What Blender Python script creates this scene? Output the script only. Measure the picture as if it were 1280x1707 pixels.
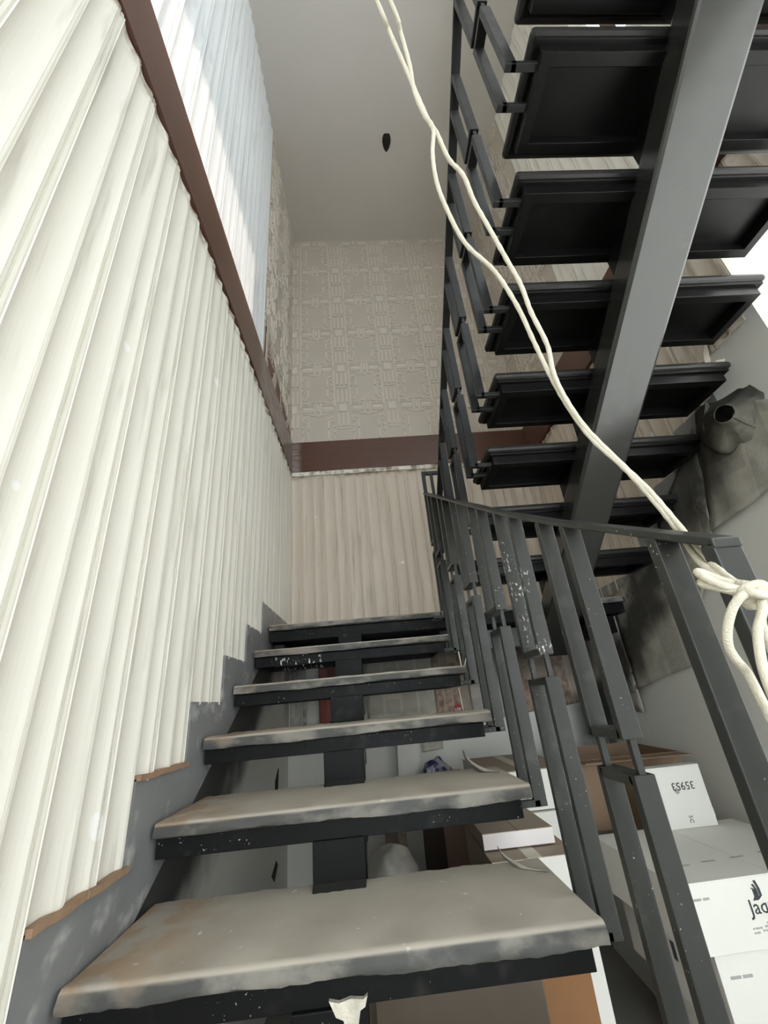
import bpy, bmesh, math, random
from mathutils import Vector, Matrix, noise
random.seed(7)
S = bpy.context.scene
COL = S.collection
for o in list(bpy.data.objects):
    bpy.data.objects.remove(o)
R = math.radians

# ---------------------------------------------------------------- camera
cam = bpy.data.cameras.new('camera')
camo = bpy.data.objects.new('camera', cam)
COL.objects.link(camo)
F, CX, CY, PITCH, ROLL, YAW = 671.72, 641.69, 877.62, 23.4828, -5.4621, -3.4318
cam.sensor_fit = 'HORIZONTAL'
cam.sensor_width = 36
cam.lens = F / 1280 * 36
cam.shift_x = (640 - CX) / 1280
cam.shift_y = (CY - 853.5) / 1280
cam.clip_start = 0.02
ROT = Matrix.Rotation(R(YAW), 3, 'Z') @ Matrix.Rotation(R(90 + PITCH), 3, 'X') @ Matrix.Rotation(R(ROLL), 3, 'Z')
camo.rotation_euler = ROT.to_euler()
S.camera = camo

# ---------------------------------------------------------------- light
world = bpy.data.worlds.new('world')
S.world = world
world.use_nodes = True
bgn = world.node_tree.nodes['Background']
bgn.inputs[0].default_value = (0.87, 0.94, 1.0, 1)
bgn.inputs[1].default_value = 6.2
sun = bpy.data.lights.new('sun', 'SUN')
sun.energy = 1.5
sun.angle = R(2.2)
sun.color = (1.0, 0.84, 0.74)
suno = bpy.data.objects.new('sun', sun)
COL.objects.link(suno)
SUN_DIR = Vector((-2.3, 0.85, -1.12))
suno.rotation_euler = SUN_DIR.to_track_quat('-Z', 'Y').to_euler()
suno.location = (6, -2, 6)
S.view_settings.view_transform = 'Standard'
S.view_settings.look = 'None'
S.view_settings.gamma = 1
S.view_settings.use_curve_mapping = False
S.view_settings.exposure = 0.42
try:
    S.cycles.max_bounces = 10
    S.cycles.diffuse_bounces = 8
    S.cycles.use_denoising = True
except Exception:
    pass

# ---------------------------------------------------------------- helpers
class MB:
    def __init__(s):
        s.v = []; s.f = []; s.uv = None
    def box(s, x0, x1, y0, y1, z0, z1, M=None):
        b = len(s.v)
        for z in (z0, z1):
            for x, y in ((x0, y0), (x1, y0), (x1, y1), (x0, y1)):
                p = Vector((x, y, z))
                s.v.append(tuple(M @ p) if M else tuple(p))
        for q in ((3, 2, 1, 0), (4, 5, 6, 7), (0, 1, 5, 4), (1, 2, 6, 5), (2, 3, 7, 6), (3, 0, 4, 7)):
            s.f.append(tuple(b + i for i in q))
        return s
    def prism(s, poly, fn, a0, a1):
        """poly: list of 2D points; fn(p, a) -> 3D"""
        b = len(s.v); n = len(poly)
        for a in (a0, a1):
            for p in poly:
                s.v.append(tuple(fn(p, a)))
        s.f.append(tuple(b + i for i in range(n))[::-1])
        s.f.append(tuple(b + n + i for i in range(n)))
        for i in range(n):
            j = (i + 1) % n
            s.f.append((b + i, b + j, b + n + j, b + n + i))
        return s
    def bar(s, p, q, w, h, up=(0, 0, 1)):
        """rectangular bar from p to q"""
        p = Vector(p); q = Vector(q); d = (q - p).normalized(); up = Vector(up)
        a = d.cross(up).normalized(); c = a.cross(d).normalized()
        b = len(s.v)
        for o in (p, q):
            for i, j in ((-1, -1), (1, -1), (1, 1), (-1, 1)):
                s.v.append(tuple(o + a * (i * w / 2) + c * (j * h / 2)))
        for f in ((0, 1, 2, 3), (7, 6, 5, 4), (0, 4, 5, 1), (1, 5, 6, 2), (2, 6, 7, 3), (3, 7, 4, 0)):
            s.f.append(tuple(b + i for i in f))
        return s
    def tube(s, pts, r, seg=8):
        pts = [Vector(p) for p in pts]; b = len(s.v); n = len(pts)
        pa = None
        for i, p in enumerate(pts):
            d = (pts[min(i + 1, n - 1)] - pts[max(i - 1, 0)]).normalized()
            if pa is None:
                pa = d.cross(Vector((0.3, 0.2, 1))).normalized()
            pa = (pa - d * pa.dot(d)).normalized(); pb = d.cross(pa)
            rr = r(i / (n - 1)) if callable(r) else r
            for k in range(seg):
                t = 2 * math.pi * k / seg
                s.v.append(tuple(p + pa * (rr * math.cos(t)) + pb * (rr * math.sin(t))))
        for i in range(n - 1):
            for k in range(seg):
                k2 = (k + 1) % seg
                s.f.append((b + i * seg + k, b + i * seg + k2, b + (i + 1) * seg + k2, b + (i + 1) * seg + k))
        s.f.append(tuple(b + k for k in range(seg))[::-1])
        s.f.append(tuple(b + (n - 1) * seg + k for k in range(seg)))
        return s
    def build(s, name, m, parent=None, bevel=0, smooth=False, fix=True):
        me = bpy.data.meshes.new(name)
        me.from_pydata(s.v, [], s.f)
        if fix:
            bm = bmesh.new(); bm.from_mesh(me)
            bmesh.ops.recalc_face_normals(bm, faces=bm.faces)
            bm.to_mesh(me); bm.free()
        me.materials.append(m)
        if smooth:
            for p in me.polygons:
                p.use_smooth = True
        o = bpy.data.objects.new(name, me)
        COL.objects.link(o)
        if parent:
            o.parent = parent
        if bevel:
            bv = o.modifiers.new('bevel', 'BEVEL'); bv.width = bevel; bv.segments = 2; bv.limit_method = 'ANGLE'
        return o

def catmull(P, n=8):
    P = [Vector(p) for p in P]
    Q = [P[0] * 2 - P[1]] + P + [P[-1] * 2 - P[-2]]
    out = []
    for i in range(1, len(Q) - 2):
        a, b, c, d = Q[i - 1:i + 3]
        for k in range(n):
            t = k / n
            out.append(0.5 * ((2 * b) + (c - a) * t + (2 * a - 5 * b + 4 * c - d) * t * t + (3 * b - a - 3 * c + d) * t ** 3))
    out.append(P[-1])
    return out

def tag(o, label=None, cat=None, group=None, kind=None):
    if label: o['label'] = label
    if cat: o['category'] = cat
    if group: o['group'] = group
    if kind: o['kind'] = kind
    return o

def empty(name, loc, label, cat, group=None, rz=0):
    o = bpy.data.objects.new(name, None); COL.objects.link(o)
    o.empty_display_size = 0.1
    o.location = loc; o.rotation_euler = (0, 0, rz)
    return tag(o, label, cat, group)

def world_part(o, root):
    """parent a part whose mesh is written in world coordinates"""
    o.parent = root
    o.matrix_parent_inverse = Matrix.Translation(-root.location) if not any(root.rotation_euler) else root.matrix_basis.inverted()
    return o

# ---------------------------------------------------------------- materials
class NT:
    def __init__(s, name):
        s.m = bpy.data.materials.new(name); s.m.use_nodes = True
        s.t = s.m.node_tree; s.b = s.t.nodes['Principled BSDF']; s.pos = None
    def n(s, typ, **kw):
        x = s.t.nodes.new(typ)
        for k, v in kw.items(): setattr(x, k, v)
        return x
    def link(s, a, b): s.t.links.new(a, b)
    def P(s):
        if not s.pos: s.pos = s.n('ShaderNodeNewGeometry').outputs['Position']
        return s.pos
    def val(s, sock, v):
        if isinstance(v, (int, float)): sock.default_value = v
        elif isinstance(v, (tuple, list)): sock.default_value = v if len(v) != 3 or sock.type == 'VECTOR' else (*v, 1)
        else: s.link(v, sock)
    def math(s, op, a, b=0.0, c=None, clamp=False):
        x = s.n('ShaderNodeMath', operation=op, use_clamp=clamp)
        s.val(x.inputs[0], a); s.val(x.inputs[1], b)
        if c is not None: s.val(x.inputs[2], c)
        return x.outputs[0]
    def mix(s, f, a, b, blend='MIX'):
        x = s.n('ShaderNodeMix', data_type='RGBA', blend_type=blend)
        s.val(x.inputs[0], f); s.val(x.inputs[6], a); s.val(x.inputs[7], b)
        return x.outputs[2]
    def noise(s, scale, detail=3, vec=None, rough=0.5, stretch=None):
        x = s.n('ShaderNodeTexNoise'); x.inputs['Scale'].default_value = scale
        x.inputs['Detail'].default_value = detail; x.inputs['Roughness'].default_value = rough
        v = vec or s.P()
        if stretch:
            mp = s.n('ShaderNodeMapping'); mp.inputs['Scale'].default_value = stretch
            s.link(v, mp.inputs[0]); v = mp.outputs[0]
        s.link(v, x.inputs['Vector'])
        return x.outputs['Fac']
    def ramp(s, f, a, b):
        x = s.n('ShaderNodeMapRange', interpolation_type='SMOOTHSTEP')
        s.val(x.inputs[0], f); x.inputs[1].default_value = a; x.inputs[2].default_value = b
        return x.outputs[0]
    def xyz(s, v=None):
        x = s.n('ShaderNodeSeparateXYZ'); s.link(v or s.P(), x.inputs[0]); return x.outputs
    def bump(s, h, strength=0.3, dist=0.01):
        x = s.n('ShaderNodeBump'); x.inputs['Strength'].default_value = strength; x.inputs['Distance'].default_value = dist
        s.link(h, x.inputs['Height']); s.link(x.outputs[0], s.b.inputs['Normal'])
    def fin(s, col, rough=0.6, metal=0.0, spec=0.5):
        s.val(s.b.inputs['Base Color'], col); s.val(s.b.inputs['Roughness'], rough)
        s.b.inputs['Metallic'].default_value = metal
        s.b.inputs['Specular IOR Level'].default_value = spec
        return s.m

def plain(name, c, rough=0.6, var=0.15, scale=8, metal=0, spec=0.5, bump=0.0):
    t = NT(name)
    n = t.noise(scale, 4)
    c2 = tuple(x * (1 - var) for x in c); c3 = tuple(min(1, x * (1 + var)) for x in c)
    col = t.mix(n, c2, c3)
    if bump: t.bump(t.noise(scale * 6, 3), bump, 0.004)
    return t.fin(col, rough, metal, spec)

def overspray(t, col, a, b, c, lo, hi, soft=0.16, amt=0.93):
    """black paint mist along the sloping line a*x+b*y+z = c"""
    x, y, z = t.xyz()
    d = t.math('ADD', t.math('ADD', t.math('MULTIPLY', y, b), z), -c)
    n = t.math('MULTIPLY', t.math('SUBTRACT', t.noise(5, 4), 0.5), 0.34)
    d = t.math('ADD', d, n)
    m = t.math('MULTIPLY', t.ramp(d, lo - soft, lo + soft * 0.4), t.ramp(d, hi + soft * 0.6, hi - soft * 0.3))
    return t.mix(t.math('MULTIPLY', m, amt), col, (0.012, 0.012, 0.011))

RISE, RUN, Y1, Z1, XR = 0.1785, 0.2875, 0.9993, -0.4216, 0.407
UY, UZ, URUN, UX0, UX1 = 0.7228, 1.5414, 0.2563, 0.575, 1.585
ZL = Z1 + 5 * RISE
YL = Y1 + 5 * RUN
B, W, XL, ZT0, ZT1, ZC, ZF = 3.15, 1.60, -0.60, 1.955, 2.275, 5.245, -1.315

def m_flute(name='painted_flutes', ca=(0.74, 0.71, 0.625), cb=(0.85, 0.825, 0.75)):
    t = NT(name)
    n1 = t.noise(3, 5, stretch=(1, 1, 0.25)); n2 = t.noise(26, 4, stretch=(1, 1, 0.08))
    col = t.mix(n1, ca, cb)
    col = t.mix(t.ramp(n2, 0.56, 0.75), col, tuple(c * 0.82 for c in ca))
    x, y, z = t.xyz()
    grime = t.math('MULTIPLY', t.ramp(z, ZT0 - 0.09, ZT0 - 0.01), t.ramp(z, ZT0 + 0.02, ZT0))
    col = t.mix(t.math('MULTIPLY', grime, t.ramp(t.noise(18, 4), 0.4, 0.65)), col, (0.22, 0.17, 0.11))
    patch = t.ramp(t.noise(5.5, 1), 0.735, 0.745)
    col = t.mix(patch, col, (0.86, 0.85, 0.82))
    t.bump(t.noise(60, 4), 0.12, 0.003)
    return t.fin(col, 0.42)
def m_wallpaper():
    t = NT('embossed_wallpaper')
    col = t.mix(t.noise(4, 4), (0.50, 0.44, 0.375), (0.59, 0.535, 0.465))
    t.bump(t.noise(120, 3), 0.15, 0.002)
    return t.fin(col, 0.55)
def m_wood():
    t = NT('brown_wood_band')
    n = t.noise(7, 6, stretch=(1, 0.35, 9), rough=0.65)
    col = t.mix(n, (0.055, 0.022, 0.015), (0.135, 0.058, 0.038))
    x, y, z = t.xyz()
    wear = t.math('MULTIPLY', t.ramp(y, 1.95, 2.15), t.ramp(x, -0.5, -0.56))
    col = t.mix(t.math('MULTIPLY', wear, t.ramp(t.noise(9, 5, stretch=(1, 1, 4)), 0.25, 0.6)), col, (0.27, 0.22, 0.20))
    return t.fin(col, 0.30)
def m_steel(name, c, dust, rough, specks=0.0, spec=0.5):
    t = NT(name)
    n = t.noise(9, 5)
    col = t.mix(n, tuple(x * 0.7 for x in c), c)
    col = t.mix(t.ramp(t.noise(14, 5), 0.55, 0.8), col, dust)
    if specks:
        col = t.mix(t.math('MULTIPLY', t.ramp(t.noise(150, 2), 0.70, 0.73) if specks < 2 else t.ramp(t.noise(70 if specks > 5 else 130, 4, stretch=(1, 1, 0.5)), 0.575, 0.62), t.ramp(t.noise(6, 2), 0.52, 0.60) if specks < 5 else t.math('MULTIPLY', t.ramp(t.xyz()[0], -0.52, -0.47), t.ramp(t.xyz()[0], -0.22, -0.30))), col, (0.6, 0.6, 0.57))
    rr = t.math('ADD', t.math('MULTIPLY', t.noise(20, 3), 0.2), rough - 0.1)
    return t.fin(col, rr, 0.0, spec)
def m_sheet():
    t = NT('dusty_cover_sheet')
    col = t.mix(t.noise(6, 5), (0.33, 0.30, 0.255), (0.52, 0.48, 0.41))
    x, y, z = t.xyz()
    col = t.mix(t.math('MULTIPLY', t.ramp(x, -0.30, -0.60), t.ramp(t.noise(14, 3), 0.35, 0.6)), col, (0.36, 0.25, 0.16))
    col = t.mix(t.ramp(t.noise(30, 3), 0.70, 0.76), col, (0.70, 0.68, 0.62))
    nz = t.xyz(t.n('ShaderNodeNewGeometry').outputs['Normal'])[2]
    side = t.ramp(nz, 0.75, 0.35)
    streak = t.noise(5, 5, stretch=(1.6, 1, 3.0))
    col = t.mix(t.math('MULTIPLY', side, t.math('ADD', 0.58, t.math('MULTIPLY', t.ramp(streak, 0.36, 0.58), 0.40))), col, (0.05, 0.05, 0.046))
    t.bump(t.noise(22, 4), 0.35, 0.006)
    return t.fin(col, 0.6)
def m_paint():
    t = NT('white_wall_paint')
    col = t.mix(t.noise(3, 4), (0.60, 0.59, 0.545), (0.68, 0.67, 0.62))
    x, y, z = t.xyz()
    colR = overspray(t, col, 0, 0.6965, 2.044, -0.22, 0.06)
    colL = overspray(t, col, 0, -0.621, -1.043, -0.42, 0.05)
    c2 = t.mix(t.math('MULTIPLY', t.ramp(x, 1.30, 1.50), t.ramp(y, 1.35, 1.7)), col, colR)
    c2 = t.mix(t.math('MULTIPLY', t.ramp(x, -0.52, -0.58), t.ramp(y, B - 0.12, B - 0.25)), c2, colL)
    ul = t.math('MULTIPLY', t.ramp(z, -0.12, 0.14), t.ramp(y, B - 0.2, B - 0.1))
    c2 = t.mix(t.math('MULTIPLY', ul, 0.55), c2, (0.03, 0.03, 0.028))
    return t.fin(c2, 0.7)
def m_news(name, paper, ink, tint=None, seed=0.0, pic=0.72):
    t = NT(name)
    uvn = t.n('ShaderNodeUVMap').outputs[0]
    u, v, _ = t.xyz(uvn)
    colm = t.math('FRACT', t.math('MULTIPLY', u, 4.0))
    inc = t.math('MULTIPLY', t.math('GREATER_THAN', colm, 0.08), t.math('LESS_THAN', colm, 0.92))
    ln = t.math('LESS_THAN', t.math('FRACT', t.math('MULTIPLY', v, 58.0)), 0.55)
    cmb = t.n('ShaderNodeCombineXYZ')
    t.val(cmb.inputs[0], t.math('MULTIPLY', u, 130.0)); t.val(cmb.inputs[1], t.math('FLOOR', t.math('MULTIPLY', v, 58.0))); cmb.inputs[2].default_value = seed
    wrd = t.math('GREATER_THAN', t.noise(1.0, 1, cmb.outputs[0]), 0.42)
    text = t.math('MULTIPLY', t.math('MULTIPLY', inc, ln), wrd)
    cell = t.n('ShaderNodeCombineXYZ')
    t.val(cell.inputs[0], t.math('FLOOR', t.math('MULTIPLY', u, 4.0))); t.val(cell.inputs[1], t.math('FLOOR', t.math('MULTIPLY', v, 6.0))); cell.inputs[2].default_value = seed
    wn = t.n('ShaderNodeTexWhiteNoise'); t.link(cell.outputs[0], wn.inputs[0])
    r = wn.outputs[0]
    ispic = t.math('MULTIPLY', t.math('GREATER_THAN', r, pic), inc)
    blank = t.math('LESS_THAN', r, 0.2)
    col = t.mix(t.math('MULTIPLY', t.math('MULTIPLY', text, t.math('SUBTRACT', 1.0, blank)), 0.45), paper, ink)
    pcol = t.mix(t.ramp(t.noise(26, 4), 0.3, 0.7), tint or ink, paper)
    col = t.mix(t.math('MULTIPLY', ispic, 0.75), col, pcol)
    col = t.mix(t.math('MULTIPLY', t.ramp(t.noise(7, 5), 0.48, 0.75), 0.55), col, tuple(c * 0.45 for c in paper))
    x, y, z = t.xyz()
    cR = overspray(t, col, 0, 0.6965, 2.044, -0.17, 0.06, 0.15, 0.85)
    c2 = t.mix(t.ramp(x, 1.25, 1.52), col, cR)
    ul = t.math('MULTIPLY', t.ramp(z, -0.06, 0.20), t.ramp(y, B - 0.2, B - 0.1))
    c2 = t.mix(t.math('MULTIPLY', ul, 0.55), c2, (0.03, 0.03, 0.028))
    t.bump(t.noise(16, 4), 0.5, 0.01)
    return t.fin(c2, 0.75, 0, 0.25)

M = {}
M['flute'] = m_flute()
M['fluteskylit'] = m_flute('skylit_flutes', (0.76, 0.775, 0.785), (0.85, 0.865, 0.875))  # bluish skylight on the upper left panels put into their colour
M['flutewarm'] = m_flute('beige_flutes', (0.58, 0.505, 0.415), (0.68, 0.60, 0.505))
M['paper'] = m_wallpaper()
M['relief'] = plain('lightened_relief', (0.655, 0.60, 0.525), 0.5, 0.05, 6)  # raised ribs coloured paler than their ground to imitate light on the relief
M['wood'] = m_wood()
M['paint'] = m_paint()
M['ceil'] = plain('ceiling_paint', (0.63, 0.59, 0.55), 0.8, 0.05, 2)
M['floor'] = plain('concrete_floor', (0.22, 0.21, 0.19), 0.7, 0.25, 4, bump=0.2)
M['tread'] = m_steel('black_tread_steel', (0.006, 0.006, 0.006), (0.010, 0.010, 0.009), 0.34, 0, 0.22)
M['treadlow'] = m_steel('dusty_black_tread_steel', (0.010, 0.010, 0.010), (0.030, 0.029, 0.026), 0.45, 1.0, 0.10)
M['splash'] = m_steel('paint_splashed_tread_steel', (0.010, 0.010, 0.010), (0.030, 0.029, 0.026), 0.45, 6.0, 0.10)
M['railspeck'] = m_steel('paint_specked_rail_steel', (0.050, 0.052, 0.049), (0.085, 0.085, 0.078), 0.36, 4.0, 0.35)
M['stringer'] = m_steel('glossy_stringer_steel', (0.024, 0.025, 0.023), (0.030, 0.030, 0.028), 0.22, 0, 0.85)
M['rail'] = m_steel('grey_black_rail_steel', (0.042, 0.044, 0.041), (0.075, 0.075, 0.069), 0.36, 1.0, 0.35)
M['railup'] = m_steel('black_rail_steel', (0.020, 0.021, 0.021), (0.035, 0.035, 0.034), 0.40, 0, 0.35)
M['plate'] = m_steel('smeared_grey_plate', (0.25, 0.255, 0.26), (0.48, 0.475, 0.46), 0.38)
M['slab'] = plain('dark_stone', (0.022, 0.021, 0.02), 0.35, 0.4, 20, spec=0.35)
M['sheet'] = m_sheet()
M['edge'] = plain('raw_brown_edge', (0.30, 0.19, 0.12), 0.7, 0.3, 30)
M['rope'] = plain('cotton_rope', (0.70, 0.655, 0.54), 0.8, 0.12, 90, bump=0.4)
M['card'] = plain('brown_cardboard', (0.25, 0.165, 0.105), 0.75, 0.12, 8)
M['orange'] = plain('orange_brown_cardboard', (0.20, 0.09, 0.03), 0.6, 0.12, 8)
M['greycard'] = plain('grey_brown_cardboard', (0.34, 0.27, 0.21), 0.7, 0.1, 8)
M['white'] = plain('white_cardboard', (0.68, 0.675, 0.63), 0.6, 0.04, 6)
M['pink'] = plain('pinkish_white_card', (0.74, 0.70, 0.70), 0.6, 0.03, 6)
M['plaster'] = plain('crumbly_plaster', (0.60, 0.56, 0.47), 0.9, 0.45, 40, bump=0.6)
M['ink'] = plain('black_ink', (0.025, 0.03, 0.035), 0.6, 0.1, 20)
M['inkgrey'] = plain('grey_ink', (0.34, 0.34, 0.32), 0.7, 0.2, 60)
M['dark'] = plain('dark_hole', (0.012, 0.010, 0.008), 0.9, 0.2, 20)
M['tapeb'] = plain('buff_tape', (0.62, 0.57, 0.46), 0.45, 0.08, 10)
M['board'] = plain('green_grey_board', (0.30, 0.30, 0.26), 0.7, 0.12, 5)
M['dboard'] = plain('dark_brown_board', (0.05, 0.035, 0.026), 0.6, 0.2, 5)
M['pboard'] = plain('pink_brown_board', (0.36, 0.24, 0.19), 0.65, 0.12, 5)
M['bag'] = plain('cloudy_plastic', (0.52, 0.50, 0.44), 0.35, 0.2, 9)
M['red'] = plain('dull_red_print', (0.30, 0.05, 0.045), 0.7, 0.25, 12)
M['torn'] = plain('torn_brown_backing', (0.14, 0.065, 0.04), 0.5, 0.4, 14)

# ================================================================ SETTING
def struct(name, mb, m, **kw):
    o = mb.build(name, m, **kw); o['kind'] = 'structure'; return o
def grid_wall(name, m, us, vs, hole, fn, thick):
    """wall with rectangular openings: cells (i,j) in hole are left out; fn(u,v,d)->xyz"""
    mb = MB(); idx = {}
    def vid(i, j, k):
        if (i, j, k) not in idx:
            idx[(i, j, k)] = len(mb.v); mb.v.append(tuple(fn(us[i], vs[j], k * thick)))
        return idx[(i, j, k)]
    nu, nv = len(us) - 1, len(vs) - 1
    solid = {(i, j) for i in range(nu) for j in range(nv) if (i, j) not in hole}
    for i, j in solid:
        for k in (0, 1):
            mb.f.append((vid(i, j, k), vid(i + 1, j, k), vid(i + 1, j + 1, k), vid(i, j + 1, k)))
        for di, dj, a, b in ((-1, 0, (i, j), (i, j + 1)), (1, 0, (i + 1, j), (i + 1, j + 1)), (0, -1, (i, j), (i + 1, j)), (0, 1, (i, j + 1), (i + 1, j + 1))):
            if (i + di, j + dj) not in solid:
                mb.f.append((vid(*a, 0), vid(*b, 0), vid(*b, 1), vid(*a, 1)))
    return struct(name, mb, m)

YN = -2.6                                   # plane of the open shop front behind the camera
WY0, WY1, WZ0, WZ1 = -0.45, 1.09, 3.24, 4.05   # stairwell window
DZ1 = 1.685                                 # head of the doorway below it
VY0, VY1, VZ0, VZ1 = -2.1, -0.65, 2.6, 5.0  # unseen opening added beside the camera to brighten the upper walls
wall_left = struct('wall_left', MB().box(XL - 0.17, XL - 0.02, YN, B + 0.02, ZF, ZC), M['paint'])
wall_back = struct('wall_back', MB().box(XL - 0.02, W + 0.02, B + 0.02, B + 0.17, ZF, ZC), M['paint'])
wall_right = grid_wall('wall_right', M['paint'], [YN, VY0, VY1, WY0, WY1, B + 0.02], [ZF, DZ1, VZ0, WZ0, WZ1, VZ1, ZC], {(3, 0), (3, 3), (1, 2), (1, 3), (1, 4)}, lambda u, v, d: (W + 0.02 + d, u, v), 0.16)
wall_front = grid_wall('wall_front', M['paint'], [XL - 0.02, -0.5, 1.5, W + 0.02], [ZF, ZF + 0.002, 1.5, ZC], {(1, 1), (1, 0)}, lambda u, v, d: (u, YN - d, v), 0.15)
ceiling = struct('ceiling', MB().box(XL - 0.02, W + 0.02, YN, B + 0.02, ZC, ZC + 0.15), M['ceil'])
floor = struct('floor', MB().box(-3.0, 4.0, -6.5, B + 0.17, ZF - 0.12, ZF), M['floor'])
mbh = MB()
hc = Vector((0.522, 2.186, ZC))
ring = [(0.042 * math.cos(a) * (1 + 0.12 * math.sin(3 * a)), 0.075 * math.sin(a) - 0.02 * math.cos(2 * a)) for a in [2 * math.pi * k / 14 for k in range(14)]]
mbh.prism(ring, lambda p, a: (hc.x + p[0], hc.y + p[1], a), ZC - 0.004, ZC + 0.05)
mbh.build('hook_hole', M['dark'], ceiling)

# fluted panels -------------------------------------------------------------
PITCH_F = 0.187
def cove(t0, t1, d, n):
    out = []
    for k in range(n + 1):
        s = k / n
        out.append((t0 + (t1 - t0) * s ** 1.35, d * (2 * s - 1) ** 2))
    return out
PROF = [(0.0, -0.004), (0.003, 0.0085), (0.010, 0.0095), (0.0135, 0.006)] + cove(0.015, 0.099, 0.0105, 9) + [(0.104, 0.0112), (0.107, 0.007)] + cove(0.109, 0.176, 0.0098, 8) + [(0.182, 0.0095), (0.185, 0.007), (PITCH_F, -0.004)]
def flute(parent, fn, t0, zbot, ztop, lim=None, m='flute'):
    """one moulded panel; fn(t, depth, z) -> xyz"""
    mb = MB(); rag = random.Random(int(t0 * 1000) + 17)
    pr = [(t0 + a, d) for a, d in PROF]
    if lim: pr = [(min(max(a, lim[0]), lim[1]), d) for a, d in pr]
    for (a, d), (b, e) in zip(pr, pr[1:]):
        if b - a < 1e-5: continue
        zb = zbot((a + b) / 2) if callable(zbot) else zbot
        k = len(mb.v)
        zz = [zb + (ztop - zb) * q for q in (0, 0.5, 1)]
        for z in zz:
            w1 = 0.0003 * noise.noise(Vector((a * 9, z * 2.5, t0))); w2 = 0.0003 * noise.noise(Vector((b * 9, z * 2.5, t0)))
            mb.v.append(tuple(fn(a, d + w1, z))); mb.v.append(tuple(fn(b, e + w2, z)))
        for q in (0, 1):
            mb.f.append((k + 2 * q, k + 2 * q + 1, k + 2 * q + 3, k + 2 * q + 2))
    for e0 in (0, 1):                       # close the ends so the panel has thickness
        pass
    o = mb.build('fluted_panel', M[m], parent)
    sd = o.modifiers.new('thickness', 'SOLIDIFY'); sd.thickness = 0.006; sd.offset = 0
    return o
FD = 0.016                                  # panel back plane lies behind the nominal wall plane
fl_left = lambda t, d, z: (XL - FD + d, t, z)
fl_right = lambda t, d, z: (W + FD - d, t, z)
fl_back = lambda t, d, z: (t, B + FD - d, z)
def skirt_top_left(y):
    if y < Y1 - 0.105 - 6 * RUN: return ZF
    k = math.floor((y - (Y1 - 0.105)) / RUN)
    if k > 5: k = 5
    return Z1 + RISE * k + 0.115 + 0.004 * math.sin(y * 90)
def skirt_top_right(y):
    k = math.floor((y - (UY + 0.16)) / URUN)
    return max(UZ - RISE * (k + 1) + 0.115, ZL + 0.05, DZ1 + 0.005 if y < WY1 else 0) if y < 2.5 else ZL + 0.05
y = 0.4985 - PITCH_F * 9
while y < B - 0.01:
    flute(wall_left, fl_left, y, skirt_top_left, ZT0 - 0.006 - 0.004 * random.random(), (YN, B))
    y += PITCH_F
y = 0.4985 - PITCH_F * 3
YWL = 2.09
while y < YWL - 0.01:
    flute(wall_left, fl_left, y, ZT1 - 0.02, ZC, (YN, YWL), 'fluteskylit'); y += PITCH_F
x = -0.525 - PITCH_F
while x < W - 0.01:
    flute(wall_back, fl_back, x, ZL - 0.03, ZT0 - 0.014, (XL - 0.015, W + 0.01), 'flutewarm'); x += PITCH_F
y = B - PITCH_F
YWR = 2.03
while y > -0.3:
    flute(wall_right, fl_right, y, skirt_top_right, ZT0 - 0.006, (-0.45, B), 'flutewarm'); y -= PITCH_F
y = YWR - PITCH_F
while y > -0.3:
    flute(wall_right, fl_right, y, ZT1 - 0.02, ZC if y > WY1 - 0.1 else WZ0 - 0.004, (-0.45, YWR) if y > WY1 + 0.1 or y < WY1 - PITCH_F else ((WY1, YWR) if y > WY1 - 0.1 else (-0.45, WY1))); y -= PITCH_F

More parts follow.
